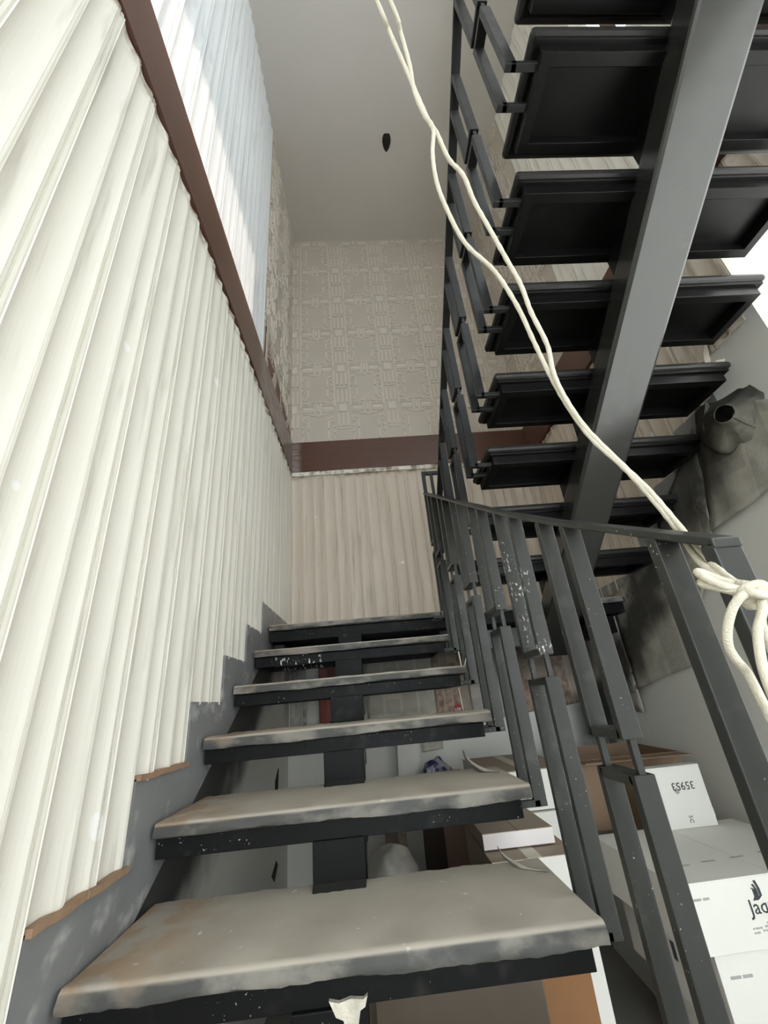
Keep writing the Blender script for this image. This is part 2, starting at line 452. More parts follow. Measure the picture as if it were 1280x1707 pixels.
# embossed wallpaper ---------------------------------------------------------
def wallpaper(parent, fn, t0, t1, z0, z1):
    base = MB()
    base.prism([(t0, z0), (t1, z0), (t1, z1), (t0, z1)], lambda p, a: fn(p[0], a, p[1]), 0.0, 0.006)
    o = base.build('wallpaper', M['paper'], parent)
    rel = MB()
    def rib(a, b, w, h=0.008):
        (ax, az), (bx, bz) = a, b
        if max(ax, bx) > t1 or min(ax, bx) < t0 or max(az, bz) > z1 or min(az, bz) < z0: return
        L = math.hypot(bx - ax, bz - az)
        if L < 1e-6: return
        px, pz = -(bz - az) / L * w / 2, (bx - ax) / L * w / 2
        q = [(ax + px, az + pz), (ax - px, az - pz), (bx - px, bz - pz), (bx + px, bz + pz)]
        k = len(rel.v)
        for p in q: rel.v.append(tuple(fn(p[0], 0.0055, p[1])))
        for p in q:
            cx, cz = (ax + bx) / 2, (az + bz) / 2
            rel.v.append(tuple(fn(p[0] + (cx - p[0]) * 0.06, 0.0055 + h, p[1] + (cz - p[1]) * 0.06)))
        for i in range(4):
            j = (i + 1) % 4
            rel.f.append((k + i, k + j, k + 4 + j, k + 4 + i))
        rel.f.append((k + 4, k + 5, k + 6, k + 7))
    TU, TV = 0.482, 0.507
    i0, i1 = math.floor((t0) / TU) - 2, math.ceil(t1 / TU) + 2
    j0, j1 = math.floor(z0 / TV) - 2, math.ceil(z1 / TV) + 1
    for i in range(i0, i1):
        for j in range(j0, j1):
            ox, oz = i * TU - 0.111, j * TV + 0.134
            def r(ax, az, bx, bz, w=0.008, h=0.008): rib((ox + ax * TU, oz + az * TV), (ox + bx * TU, oz + bz * TV), w * 1.6, h)
            r(-0.16, 0.02, -0.16, 0.98); r(0.16, 0.02, 0.16, 0.98)            # vertical band
            r(-0.09, 0.12, -0.09, 0.46, 0.010); r(0.0, 0.12, 0.0, 0.46, 0.010); r(0.09, 0.12, 0.09, 0.46, 0.010)
            r(-0.09, 0.56, -0.09, 0.88, 0.010); r(0.0, 0.56, 0.0, 0.88, 0.010); r(0.09, 0.56, 0.09, 0.88, 0.010)
            r(-0.12, 0.51, 0.12, 0.51, 0.008)
            r(0.0, -0.09, 0.0, 0.09, 0.048, 0.006)                            # boss at the crossing
            for s in (-0.075, 0.075):                                        # horizontal band, broken by the link
                r(0.18, s, 0.41, s, 0.006); r(0.59, s, 0.82, s, 0.006)
            r(0.20, 0.0, 0.40, 0.0, 0.022, 0.003); r(0.60, 0.0, 0.80, 0.0, 0.022, 0.003)
            r(0.44, -0.14, 0.44, 0.14, 0.008, 0.006); r(0.56, -0.14, 0.56, 0.14, 0.008, 0.006)   # vertical chain link
            r(0.44, 0.14, 0.50, 0.19, 0.008, 0.006); r(0.50, 0.19, 0.56, 0.14, 0.008, 0.006)
            r(0.44, -0.14, 0.50, -0.19, 0.008, 0.006); r(0.50, -0.19, 0.56, -0.14, 0.008, 0.006)
            r(0.50, -0.08, 0.50, 0.08, 0.012)
            for sx in (0, 1):
                for sz in (0, 1):                                            # corner scrolls of the field
                    X = lambda q: 0.5 + (q - 0.5) * (1 if sx else -1)
                    Z = lambda q: 0.5 + (q - 0.5) * (1 if sz else -1)
                    r(X(0.70), Z(0.52), X(0.70), Z(0.72)); r(X(0.70), Z(0.72), X(0.76), Z(0.80))
                    r(X(0.76), Z(0.80), X(0.83), Z(0.74)); r(X(0.83), Z(0.74), X(0.78), Z(0.66))
                    r(X(0.62), Z(0.84), X(0.70), Z(0.90)); r(X(0.56), Z(0.84), X(0.62), Z(0.84))
                    r(X(0.84), Z(0.58), X(0.78), Z(0.54)); r(X(0.72), Z(0.88), X(0.80), Z(0.88), 0.005)
    ro = rel.build('embossed_relief', M['relief'], o, fix=False)
    ro['kind'] = 'stuff'
    return o
wallpaper(wall_back, lambda t, d, z: (t, B + 0.012 - d, z), XL - 0.01, W + 0.01, ZT1 - 0.02, ZC)
wallpaper(wall_left, lambda t, d, z: (XL - 0.012 + d, t, z), YWL + 0.004, B, ZT1 - 0.02, ZC)
wallpaper(wall_right, lambda t, d, z: (W + 0.012 - d, t, z), YWR + 0.004, B, ZT1 - 0.02, ZC)

# brown wooden bands ---------------------------------------------------------
trim1 = struct('trim_1', MB().box(XL - 0.02, XL + 0.003, YN, B, ZT0, ZT1), M['wood'], bevel=0.003)
trim2 = struct('trim_2', MB().box(XL - 0.02, W + 0.02, B - 0.016, B + 0.02, ZT0, ZT1), M['wood'], bevel=0.003)
trim3 = struct('trim_3', MB().box(W - 0.016, W + 0.02, -0.45, B, ZT0, ZT1), M['wood'], bevel=0.003)
lip = MB()
n = 44
for k in range(n):
    a, b = XL + (W - XL) * k / n, XL + (W - XL) * (k + 1) / n
    lip.box(a, b, B - 0.009 - 0.003 * random.random(), B + 0.02, ZT0 - 0.034 - 0.008 * random.random(), ZT0)
o = lip.build('plaster_lip', M['flute'], trim2); o['kind'] = 'stuff'
# torn paper above the left band: bare brown backing and two curled tongues of paper
tl = lambda t, d, z: (XL - 0.012 + d, t, z)
torn = MB().prism([(2.12, 2.27), (2.16, 2.63), (2.24, 2.66), (2.40, 2.50), (2.62, 2.44), (3.00, 2.36), (3.12, 2.27)], lambda p, a: tl(p[0], a, p[1]), 0.006, 0.011)
torn.build('torn_patch', M['torn'], wall_left)
for pts in ([(2.14, 2.27), (2.13, 2.66), (2.19, 2.80), (2.20, 2.55), (2.17, 2.27)], [(2.34, 2.27), (2.42, 2.44), (2.47, 2.40), (2.44, 2.27)]):
    MB().prism(pts, lambda p, a: tl(p[0], a + 0.02 * max(0, p[1] - 2.3), p[1]), 0.012, 0.016).build('paper_tongue', M['paper'], wall_left)

# window ---------------------------------------------------------------------
FX = W + 0.10
fr = MB()
for z0, z1 in ((WZ1 - 0.06, WZ1), (WZ0, WZ0 + 0.08)):
    fr.box(FX, FX + 0.05, WY0, WY1 - 0.07, z0, z1)
for a, b in ((WY0, WY0 + 0.06), (WY1 - 0.13, WY1 - 0.07)):
    fr.box(FX - 0.004, FX + 0.054, a, b, WZ0, WZ1)
window = struct('window_1', fr, M['wood'])
tg = NT('translucent_diffuser')  # translucent diffuser, added to stop direct sun and spread the daylight
tr = tg.n('ShaderNodeBsdfTranslucent'); tr.inputs[0].default_value = (0.46, 0.445, 0.405, 1)
tp = tg.n('ShaderNodeBsdfTransparent')
mx = tg.n('ShaderNodeMixShader'); mx.inputs[0].default_value = 0.25
tg.link(tr.outputs[0], mx.inputs[1]); tg.link(tp.outputs[0], mx.inputs[2])
mx.inputs[0].default_value = 0.0
tg.link(mx.outputs[0], tg.t.nodes['Material Output'].inputs[0])
cg = NT('clear_glass')
tp = cg.n('ShaderNodeBsdfTransparent'); tp.inputs[0].default_value = (0.94, 0.96, 0.95, 1)
gl = cg.n('ShaderNodeBsdfGlossy'); gl.inputs['Roughness'].default_value = 0.02
mx = cg.n('ShaderNodeMixShader'); mx.inputs[0].default_value = 0.06
cg.link(tp.outputs[0], mx.inputs[1]); cg.link(gl.outputs[0], mx.inputs[2])
cg.link(mx.outputs[0], cg.t.nodes['Material Output'].inputs[0])
fr = MB()
for z0, z1 in ((VZ0, VZ0 + 0.06), (VZ1 - 0.06, VZ1), (3.8, 3.86)):
    fr.box(FX, FX + 0.05, VY0, VY1, z0, z1)
for a, b in ((VY0, VY0 + 0.06), (VY1 - 0.06, VY1)):
    fr.box(FX - 0.004, FX + 0.054, a, b, VZ0, VZ1)
added_win = struct('added_window', fr, M['wood'])  # made-up window out of view, lets in extra sky light
fr = MB()
fr.box(FX, FX + 0.05, WY0, WY1, ZF, ZF + 0.05).box(FX, FX + 0.05, WY0, WY0 + 0.05, ZF + 0.05, DZ1)
diff_frame = struct('diffuser_frame', fr, M['white'])  # invented frame holding the diffuser across the open doorway
for par, a, b, z0, z1, m, nm in ((diff_frame, WY0 + 0.05, WY1, ZF + 0.05, DZ1, tg.m, 'diffuser_pane'), (window, WY0 + 0.06, WY1 - 0.13, WZ0 + 0.08, WZ1 - 0.06, cg.m, 'clear_pane'), (window, WY1 - 0.07, WY1, WZ0, WZ1, tg.m, 'diffuser_pane'), (added_win, VY0 + 0.06, VY1 - 0.06, VZ0 + 0.06, 3.8, cg.m, 'clear_pane'), (added_win, VY0 + 0.06, VY1 - 0.06, 3.86, VZ1 - 0.06, cg.m, 'clear_pane')):
    mb = MB(); mb.v = [(FX + 0.025, a, z0), (FX + 0.025, b, z0), (FX + 0.025, b, z1), (FX + 0.025, a, z1)]; mb.f = [(0, 1, 2, 3)]
    mb.build(nm, m, par)

# stepped steel skirting plates along both flights ----------------------------
def stepped(name, fn, poly, m):
    mb = MB()
    mb.prism(poly, lambda p, a: fn(p[0], a, p[1]), 0.0, 0.012)
    return struct(name, mb, m)
pl, lo = [], []
for k in range(-1, 6):
    y0 = Y1 - 0.105 + k * RUN; y1 = y0 + RUN if k < 5 else B - 0.02
    zt = Z1 + RISE * k + 0.122
    pl += [(y0, zt), (y1, zt)]
poly = pl + [(B - 0.02, ZL - 0.14), (YL + 0.02, ZL - 0.14), (Y1 - 0.105 - RUN, Z1 - RISE * 1.5 - 0.14)]
baseboard_left = stepped('baseboard_left', lambda t, d, z: (XL - 0.02 + d + 0.004, t, z), poly, M['plate'])
for k in (0, 1):
    y0 = Y1 - 0.105 + k * RUN; zt = Z1 + RISE * k + 0.122
    mb = MB()
    pts = [(y0 + RUN * q / 8, zt + 0.002 * math.sin(q * 2.1 + k)) for q in range(9)]
    for (a, za), (b, zb) in zip(pts, pts[1:]):
        mb.prism([(a, za - 0.006), (b, zb - 0.006), (b, zb + 0.007), (a, za + 0.007)], lambda p, q: (q, p[0], p[1]), XL - 0.01, XL + 0.006 + 0.002 * random.random())
    mb.build('raw_edge', M['edge'], baseboard_left)
pl = []
for k in range(0, 6):
    y1 = UY + 0.16 + (k + 1) * URUN; y0 = y1 - URUN
    zt = UZ - RISE * (k + 1) + 0.12
    y0 = max(y0, 1.38)
    if y1 > y0: pl += [(y0, zt), (y1, zt)]
poly = pl + [(B - 0.02, pl[-1][1]), (B - 0.02, ZL), (YL, ZL), (1.38, UZ - 0.6965 * (1.38 - UY) + 0.0)]
stepped('baseboard_right', lambda t, d, z: (W + 0.02 - d - 0.004, t, z), poly, M['plate'])

# ================================================================ STAIRCASE
def pan_mesh(x0, x1, y0, y1, zt, h, rim, deep):
    """steel tread pan: flat plate with a folded rim, open underneath"""
    mb = MB()
    A = [(x0, y0), (x1, y0), (x1, y1), (x0, y1)]
    I = [(x0 + rim, y0 + rim), (x1 - rim, y0 + rim), (x1 - rim, y1 - rim), (x0 + rim, y1 - rim)]
    k = 0
    for ring, z in ((A, zt), (A, zt - h), (I, zt - h), (I, zt - h + deep)):
        for p in ring: mb.v.append((p[0], p[1], z))
    mb.f.append((0, 1, 2, 3))
    for a in (0, 4, 8):
        for i in range(4):
            j = (i + 1) % 4
            mb.f.append((a + i, a + j, a + 4 + j, a + 4 + i))
    mb.f.append((12, 13, 14, 15))
    return mb

def drape(x0, x1, y0, y1, z, drop, seed):
    """dusty sheet lying on a tread and folded down over its front edge, wavy torn hem"""
    rnd = random.Random(seed); nx = 64
    ph = [rnd.uniform(0, 6.28) for _ in range(4)]
    mb = MB(); rows = 11
    for i in range(nx + 1):
        x = x0 + (x1 - x0) * i / nx
        hem = drop * (0.86 + 0.10 * math.sin(x * 6 + ph[0]) + 0.05 * math.sin(x * 27 + ph[1]) + 0.06 * rnd.random())
        back = 0.010 * math.sin(x * 17 + ph[2]) + 0.006 * rnd.random()
        puff = 0.003 * math.sin(x * 31 + ph[3])
        prof = [(y1 - 0.005 - abs(back), 0.004 + 0.002 * rnd.random()), (y1 - 0.12, 0.005 + 0.001 * math.sin(x * 12)), (y0 + 0.10, 0.006 + puff), (y0 + 0.03, 0.006 + puff), (y0 + 0.010, 0.0055), (y0 + 0.001, 0.0045), (y0 - 0.0045, -0.001), (y0 - 0.006, -0.006), (y0 - 0.007 + puff, -hem * 0.5), (y0 - 0.007 - 0.003 * rnd.random(), -hem * 0.85), (y0 - 0.005 - 0.004 * rnd.random(), -hem)]
        for yy, dz in prof: mb.v.append((x, yy, z + dz))
    for i in range(nx):
        for j in range(rows - 1):
            a = i * rows + j
            mb.f.append((a, a + 1, a + rows + 1, a + rows))
    return mb

flight = empty('staircase', (0, Y1, ZF), 'lower flight of black steel stairs with dusty covered treads beside the left fluted wall', 'stairs')
SLAB_T, PAN_H = 0.031, 0.046
XS0, XS1 = -0.19, -0.055
for k in range(-2, 5):
    yk, zk = Y1 + RUN * k, Z1 + RISE * k
    tr_ = pan_mesh(XL + 0.004, XR - 0.027, yk + 0.022, yk + 0.335, zk - SLAB_T, PAN_H, 0.03, 0.03).build('tread', M['splash' if k == 4 else 'treadlow'], bevel=0.002)
    world_part(tr_, flight)
    MB().box(XL + 0.002, XR, yk, yk + 0.355, zk - SLAB_T + 0.001, zk).build('stone_slab', M['slab'], tr_, bevel=0.006)
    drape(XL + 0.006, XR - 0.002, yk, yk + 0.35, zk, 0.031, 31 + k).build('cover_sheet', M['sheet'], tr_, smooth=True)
    po = MB().box(XS0, XS1, yk + 0.30, yk + 0.40, zk - 0.16, zk + RISE - SLAB_T - PAN_H + 0.003).build('post', M['treadlow'], bevel=0.002)
    world_part(po, flight)
st = MB()
zs = lambda yy: Z1 + (yy - Y1) * RISE / RUN
ya, yb = Y1 - 2 * RUN - 0.6, YL + 0.02
st.prism([(ya, zs(ya) - 0.17), (ya, zs(ya) - 0.30), (yb, zs(yb) - 0.30), (yb, zs(yb) - 0.17)], lambda p, a: (a, p[0], p[1]), XS0, XS1)
world_part(st.build('stringer', M['stringer'], bevel=0.003), flight)
# torn scraps standing up at the back corner of two treads
for k, bx, by, hgt in ((0, 0.31, 0.33, 0.040), (1, 0.30, 0.30, 0.07)):
    yk, zk = Y1 + RUN * k, Z1 + RISE * k
    mb = MB(); nn = 8
    for i in range(nn + 1):
        s = i / nn
        wdt = 0.040 * (1 - s) ** 1.6 + 0.004
        cx = bx + 0.05 * (1 - s) ** 2 - 0.01; cy = yk + by - 0.05 * (1 - s) ** 2; cz = zk + 0.005 + hgt * s ** 1.3
        mb.v += [(cx - wdt * 0.35, cy, cz), (cx + wdt, cy - wdt * 0.9, cz - 0.01 * s)]
    for i in range(nn): mb.f.append((2 * i, 2 * i + 1, 2 * i + 3, 2 * i + 2))
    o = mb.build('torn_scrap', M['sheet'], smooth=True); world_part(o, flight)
    sd = o.modifiers.new('t', 'SOLIDIFY'); sd.thickness = 0.002
mb = MB().prism([(-0.122, -0.484), (-0.104, -0.488), (-0.084, -0.484), (-0.060, -0.487), (-0.052, -0.482), (-0.057, -0.497), (-0.066, -0.501), (-0.071, -0.522), (-0.080, -0.518), (-0.090, -0.532), (-0.097, -0.511), (-0.110, -0.506)], lambda p, a: (p[0], a, p[1]), Y1 + 0.012, Y1 + 0.021)
world_part(mb.build('plaster_chip', M['plaster']), flight)
# brown grit swept into the left corner of the treads
landing = empty('landing', (0.5, 2.8, ZF), 'black steel landing platform at the head of the lower flight, against the far wall', 'landing')
lp = pan_mesh(XL + 0.004, W - 0.02, YL + 0.022, B - 0.02, ZL - SLAB_T, 0.06, 0.04, 0.05).build('deck_pan', M['treadlow'], bevel=0.002); world_part(lp, landing)
o = MB().box(XL + 0.002, W - 0.01, YL, B - 0.012, ZL - SLAB_T, ZL).build('stone_slab', M['slab'], bevel=0.006); world_part(o, landing)
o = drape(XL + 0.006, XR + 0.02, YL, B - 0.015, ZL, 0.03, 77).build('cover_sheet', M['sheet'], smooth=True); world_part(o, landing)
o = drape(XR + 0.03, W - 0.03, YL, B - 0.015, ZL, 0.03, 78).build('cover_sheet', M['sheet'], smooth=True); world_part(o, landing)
o = MB().box(0.44, 1.25, YL + 0.03, YL + 0.08, ZL - 0.235, ZL - 0.125).build('edge_beam', M['rail'], bevel=0.003); world_part(o, landing)
for xx in (XL + 0.05, 0.45, 1.5):
    o = MB().box(xx - 0.03, xx + 0.03, YL + 0.08, B - 0.02, ZL - 0.20, ZL - 0.10).build('cross_beam', M['tread'], bevel=0.003); world_part(o, landing)
o = MB().box(XS0, XS1, YL + 0.10, YL + 0.16, ZL - 0.32, ZL - 0.10).build('post', M['tread']); world_part(o, landing)

upper = empty('staircase', (1.08, UY, ZF), 'upper flight of black steel stairs seen from beneath, climbing on the right', 'stairs')
SX0, SX1 = 0.97, 1.16
for i in range(-4, 6):
    yn, zt = UY + URUN * i, UZ - RISE * i
    tr_ = pan_mesh(UX0 + 0.025, UX1 - 0.03, yn + 0.026, yn + 0.262, zt - SLAB_T, 0.053, 0.032, 0.044).build('tread', M['tread'], bevel=0.002)
    world_part(tr_, upper)
    MB().box(UX0, UX1, yn, yn + 0.30, zt - SLAB_T + 0.001, zt).build('stone_slab', M['slab'], tr_, bevel=0.012)
    MB().box(UX0 + 0.012, UX1 - 0.012, yn + 0.012, yn + 0.28, zt - SLAB_T - 0.012, zt - SLAB_T + 0.002).build('slab_bed', M['tread'], tr_, bevel=0.003)
    po = MB().box(SX0 + 0.03, SX1 - 0.03, yn + 0.16, yn + 0.262, zt - 0.235, zt - SLAB_T - 0.04).build('post', M['tread'], bevel=0.002)
    world_part(po, upper)
st = MB()
zu = lambda yy: UZ - 0.7000 * (yy - UY)
ya, yb = UY - 4 * URUN - 0.25, YL + 0.025
st.prism([(ya, zu(ya) - 0.035), (ya, zu(ya) - 0.168), (yb, zu(yb) - 0.168), (yb, zu(yb) - 0.035)], lambda p, a: (a, p[0], p[1]), SX0, SX1)
world_part(st.build('stringer', M['stringer'], bevel=0.012), upper)

# ================================================================ RAILINGS
def railing(name, label, X, pairs, zrail, m, cat='railing', stub_to=None, wX=0.038, wY=0.020, y_ends=None, stub_m=None):
    root = empty(name, (X, pairs[0][0], ZF), label, cat, 'stair railings')
    ys = y_ends
    hb = MB(); prof = [ys[0], ys[1]] if zrail(0) * 2 == zrail(-1) + zrail(1) or ys[0] > 1.0 or ys[0] < 0 else [ys[0], 0.85, 1.15, ys[1]]
    hb.prism([(q, zrail(q) - 0.013) for q in prof] + [(q, zrail(q)) for q in prof[::-1]], lambda p, a: (a, p[0], p[1]), X - 0.019, X + 0.019)
    world_part(hb.build('handrail', m, bevel=0.002), root)
    for ip, (ya, yb, zub, zlt, zlb) in enumerate(pairs):
        mu = M['railspeck'] if (m is M['rail'] and ip == 2) else m
        for k, yy in enumerate((ya, yb)):
            o = MB().box(X - wX / 2, X + wX / 2, yy - wY / 2, yy + wY / 2, zub - (0.0 if k else 0.0), zrail(yy) - 0.010).build('upper_baluster', mu, bevel=0.002); world_part(o, root)
            o = MB().box(X - wX / 2, X + wX / 2, yy - wY / 2, yy + wY / 2, zlb, zlt).build('lower_baluster', m, bevel=0.002); world_part(o, root)
            o = MB().box(X - 0.006, X + 0.006, yy - 0.006, yy + 0.006, zlt - 0.01, zub + 0.02).build('pin', m); world_part(o, root)
            o = MB().box(min(X, stub_to), max(X, stub_to), yy - 0.010, yy + 0.010, zlb, zlb + 0.018).build('stub', m, bevel=0.002); world_part(o, root)
        o = MB().box(X - wX / 2, X + wX / 2, ya, yb, zub, zub + 0.018).build('upper_tie', m, bevel=0.002); world_part(o, root)
        o = MB().box(X - wX / 2, X + wX / 2, ya, yb, zlt - 0.018, zlt).build('lower_tie', m, bevel=0.002); world_part(o, root)
    return root
XA = 0.458
zra = lambda yy: 0.432 + (0.52 if yy < 1.0 else 0.595) * (yy - 1.0)
pairs = []
for k in range(-2, 5):
    yk, zk = Y1 + RUN * k, Z1 + RISE * k
    o_ = -0.052 if k == -2 else 0.0
    pairs.append((yk + 0.105 + o_, yk + 0.218 + o_ * 1.4, zk + 0.50, zk + 0.445, zk - 0.072))
pairs.append((YL - 0.06, YL + 0.03, ZL + 0.44, ZL + 0.39, ZL - 0.05))
lowrail = railing('stair_railing', 'grey-black steel railing of paired flat bars along the lower flight, rope tied to it', XA, pairs, zra, M['rail'], stub_to=XR - 0.03, y_ends=(0.465, YL + 0.07))
yt = YL + 0.06
for args in ((XA - 0.012, XA + 0.012, yt - 0.012, yt + 0.012, zra(yt) - 0.01, 1.49), (XA, 0.60, yt - 0.012, yt + 0.012, 1.466, 1.49), (0.59, 0.614, yt - 0.012, yt + 0.012, 1.0, 1.49), (0.505, 0.525, yt - 0.010, yt + 0.010, 1.0, 1.47)):
    o = MB().box(*args).build('end_frame', M['railup'], bevel=0.002); world_part(o, lowrail)
XB = 0.522
zrb = lambda yy: UZ + 0.885 - 0.735 * (yy - UY)
pairs = []
for i in range(-4, 6):
    yn, zt = UY + URUN * i, UZ - RISE * i
    pairs.append((yn + 0.062, yn + 0.150, zt + 0.385, zt + 0.345, zt - 0.072))
uprail = railing('stair_railing', 'black steel railing of paired flat bars hung beside the upper flight', XB, pairs, zrb, M['railup'], stub_to=UX0 + 0.06, y_ends=(UY - 4 * URUN, 2.42), wX=0.034)

# ================================================================ ROPE
def px(u, v, depth):
    d = ROT @ Vector(((u - CX) / F, -(v - CY) / F, -1.0))
    return d * depth
KN = px(1243, 990, 0.4)
strA = [(648, -4, 0.92), (668, 55, 0.91), (683, 110, 0.9), (690, 150, 0.895), (706, 190, 0.89), (722, 214, 0.885), (721, 255, 0.88), (727, 300, 0.875), (743, 345, 0.87), (775, 405, 0.86), (824, 452, 0.85), (862, 510, 0.84), (890, 570, 0.83), (915, 622, 0.82), (945, 675, 0.8), (985, 730, 0.766), (1040, 780, 0.723), (1090, 835, 0.68), (1130, 885, 0.629), (1165, 935, 0.541), (1205, 968, 0.464), (1243, 990, 0.4)]
strB = [(626, -4, 0.92), (648, 50, 0.91), (672, 105, 0.9), (698, 165, 0.895), (716, 205, 0.888), (728, 222, 0.885), (748, 265, 0.88), (772, 292, 0.875), (790, 335, 0.87), (815, 380, 0.86), (843, 430, 0.85), (868, 475, 0.84), (885, 520, 0.83), (912, 575, 0.82), (922, 620, 0.81), (940, 660, 0.8), (975, 712, 0.774), (1030, 768, 0.731), (1082, 818, 0.689), (1128, 872, 0.637), (1172, 925, 0.548), (1212, 962, 0.464), (1250, 985, 0.4)]
top = px(637, -4, 0.92)
hook = Vector((top.x - 0.10, top.y + 0.05, ZC))
def strand_path(L, off):
    return [hook + Vector((off, 0, 0)), hook + Vector((off, 0, -1.3)), Vector((top.x - 0.07 + off, top.y + 0.03, top.z + 0.9))] + [px(*q) for q in L]
rope = empty('rope', KN, 'white cotton rope of two strands hanging across the stairwell, knotted to the lower railing', 'rope')
for L, off in ((strA, 0.012), (strB, -0.012)):
    o = MB().tube(catmull(strand_path(L, off), 6), lambda s: 0.0046 + 0.0004 * math.sin(s * 400), 8).build('strand', M['rope'], smooth=True); world_part(o, rope)
loops = [
    [(1245, 985, 0.4), (1210, 978, 0.4), (1185, 968, 0.409), (1166, 957, 0.418), (1163, 953, 0.427), (1172, 955, 0.437), (1200, 966, 0.427), (1240, 978, 0.409)],
    [(1248, 992, 0.396), (1215, 984, 0.4), (1190, 978, 0.409), (1172, 974, 0.418), (1169, 971, 0.422), (1178, 969, 0.427), (1215, 978, 0.418), (1250, 986, 0.4)],
    [(1252, 990, 0.391), (1238, 992, 0.382), (1222, 1012, 0.382), (1213, 1045, 0.382), (1214, 1075, 0.382), (1226, 1098, 0.382), (1246, 1122, 0.382), (1266, 1160, 0.372), (1288, 1205, 0.363)],
    [(1268, 995, 0.391), (1270, 1020, 0.382), (1263, 1050, 0.378), (1266, 1085, 0.372), (1272, 1115, 0.363), (1284, 1150, 0.354), (1305, 1200, 0.345)],
    [(1275, 996, 0.4), (1268, 1030, 0.4), (1276, 1060, 0.4), (1292, 1095, 0.4)],
    [(1230, 972, 0.413), (1255, 978, 0.4), (1285, 1002, 0.4), (1310, 1020, 0.418)],
    [(1240, 985, 0.385), (1262, 990, 0.378), (1290, 995, 0.4)],
]
for L in loops:
    o = MB().tube(catmull([px(*q) for q in L], 8), 0.0041, 8).build('loose_end', M['rope'], smooth=True); world_part(o, rope)
kn = MB()
for k in range(3):
    c = px(1252 + 7 * k, 986 + 6 * k, .395)
    ax = ROT @ Vector((1, 0, 0)); ay = ROT @ Vector((0.3, 0.8, 0.5))
    kn.tube([c + ax * (0.007 * math.cos(t)) * 1.5 + ay * (0.010 * math.sin(t)) for t in [6.28 * q / 16 for q in range(17)]], 0.0045, 8)
o = kn.build('knot', M['rope'], smooth=True); o['kind'] = 'stuff'; world_part(o, rope)

# ================================================================ NEWSPAPER AND MASKING SHEETS
NEWS = {
    'pale': m_news('newsprint_pale', (0.50, 0.475, 0.40), (0.10, 0.10, 0.09), seed=1.0, pic=0.9),
    'brown': m_news('newsprint_brown', (0.40, 0.33, 0.26), (0.09, 0.06, 0.05), (0.16, 0.055, 0.045), 2.0, 0.55),
    'grey': m_news('newsprint_grey', (0.42, 0.40, 0.345), (0.08, 0.08, 0.075), (0.14, 0.13, 0.12), 3.0, 0.7),
    'roll': m_news('newsprint_roll', (0.20, 0.19, 0.155), (0.06, 0.06, 0.055), (0.10, 0.09, 0.08), 6.0, 0.8),
    'red': m_news('newsprint_red', (0.30, 0.10, 0.085), (0.06, 0.02, 0.02), (0.10, 0.02, 0.02), 4.0, 0.5),
}
def sheet(fn, quad, mat, label, seed, crumple=0.012, n=14, name='newspaper_sheet', group='masking newspapers on the walls'):
    """crumpled sheet taped on a wall; quad = 4 wall coordinates (t, z) counter-clockwise from lower left"""
    mb = MB(); uv = []
    rnd = random.Random(seed)
    for i in range(n + 1):
        for j in range(n + 1):
            s, t = i / n, j / n
            a = [quad[0][q] * (1 - s) + quad[1][q] * s for q in (0, 1)]
            b = [quad[3][q] * (1 - s) + quad[2][q] * s for q in (0, 1)]
            p = [a[q] * (1 - t) + b[q] * t for q in (0, 1)]
            if j == 0: p[1] += 0.012 * noise.noise(Vector((s * 6, seed, 0)))
            d = 0.018 + crumple * (0.5 + 0.5 * noise.noise(Vector((p[0] * 7, p[1] * 7, seed))) + 0.5 * abs(noise.noise(Vector((p[0] * 16, p[1] * 9, seed + 5)))))
            mb.v.append(tuple(fn(p[0], d, p[1]))); uv.append((s, t))
    for i in range(n):
        for j in range(n):
            a = i * (n + 1) + j
            mb.f.append((a, a + n + 1, a + n + 2, a + 1))
    o = mb.build(name, NEWS.get(mat, M.get(mat)), smooth=True)
    ul = o.data.uv_layers.new(name='UVMap')
    for lp_ in o.data.loops: ul.data[lp_.index].uv = uv[lp_.vertex_index]
    sd = o.modifiers.new('t', 'SOLIDIFY'); sd.thickness = 0.001
    return tag(o, label, 'newspaper', group)
bw = lambda t, d, z: (t, B + 0.02 - d, z)
rw = lambda t, d, z: (W + 0.02 - d, t, z)
lw = lambda t, d, z: (XL - 0.02 + d, t, z)
def rect(a, b, c, d): return [(a, c), (b, c), (b, d), (a, d)]
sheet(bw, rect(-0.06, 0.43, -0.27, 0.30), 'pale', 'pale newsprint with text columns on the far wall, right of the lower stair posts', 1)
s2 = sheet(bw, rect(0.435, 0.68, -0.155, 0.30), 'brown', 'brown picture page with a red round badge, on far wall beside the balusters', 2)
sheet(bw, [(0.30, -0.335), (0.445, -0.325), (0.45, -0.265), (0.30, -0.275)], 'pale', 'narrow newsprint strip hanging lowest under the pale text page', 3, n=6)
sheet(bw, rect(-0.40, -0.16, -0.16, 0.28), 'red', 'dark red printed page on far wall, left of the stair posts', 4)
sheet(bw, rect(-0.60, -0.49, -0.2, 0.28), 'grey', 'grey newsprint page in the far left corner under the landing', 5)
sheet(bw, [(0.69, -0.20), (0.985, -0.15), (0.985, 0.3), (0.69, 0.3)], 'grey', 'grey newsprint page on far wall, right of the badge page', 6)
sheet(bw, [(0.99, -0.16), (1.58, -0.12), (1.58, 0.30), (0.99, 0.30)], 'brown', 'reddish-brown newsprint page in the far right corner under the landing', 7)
sheet(rw, [(3.11, -0.16), (2.60, -0.19), (2.60, 0.45), (3.11, 0.35)], 'grey', 'dirty newsprint page on right wall next to the far corner', 8, 0.02)
sheet(rw, [(2.61, -0.06), (1.93, 0.07), (1.93, 0.72), (2.61, 0.47)], 'grey', 'paint-blackened newsprint page on right wall below middle upper treads', 9, 0.02)
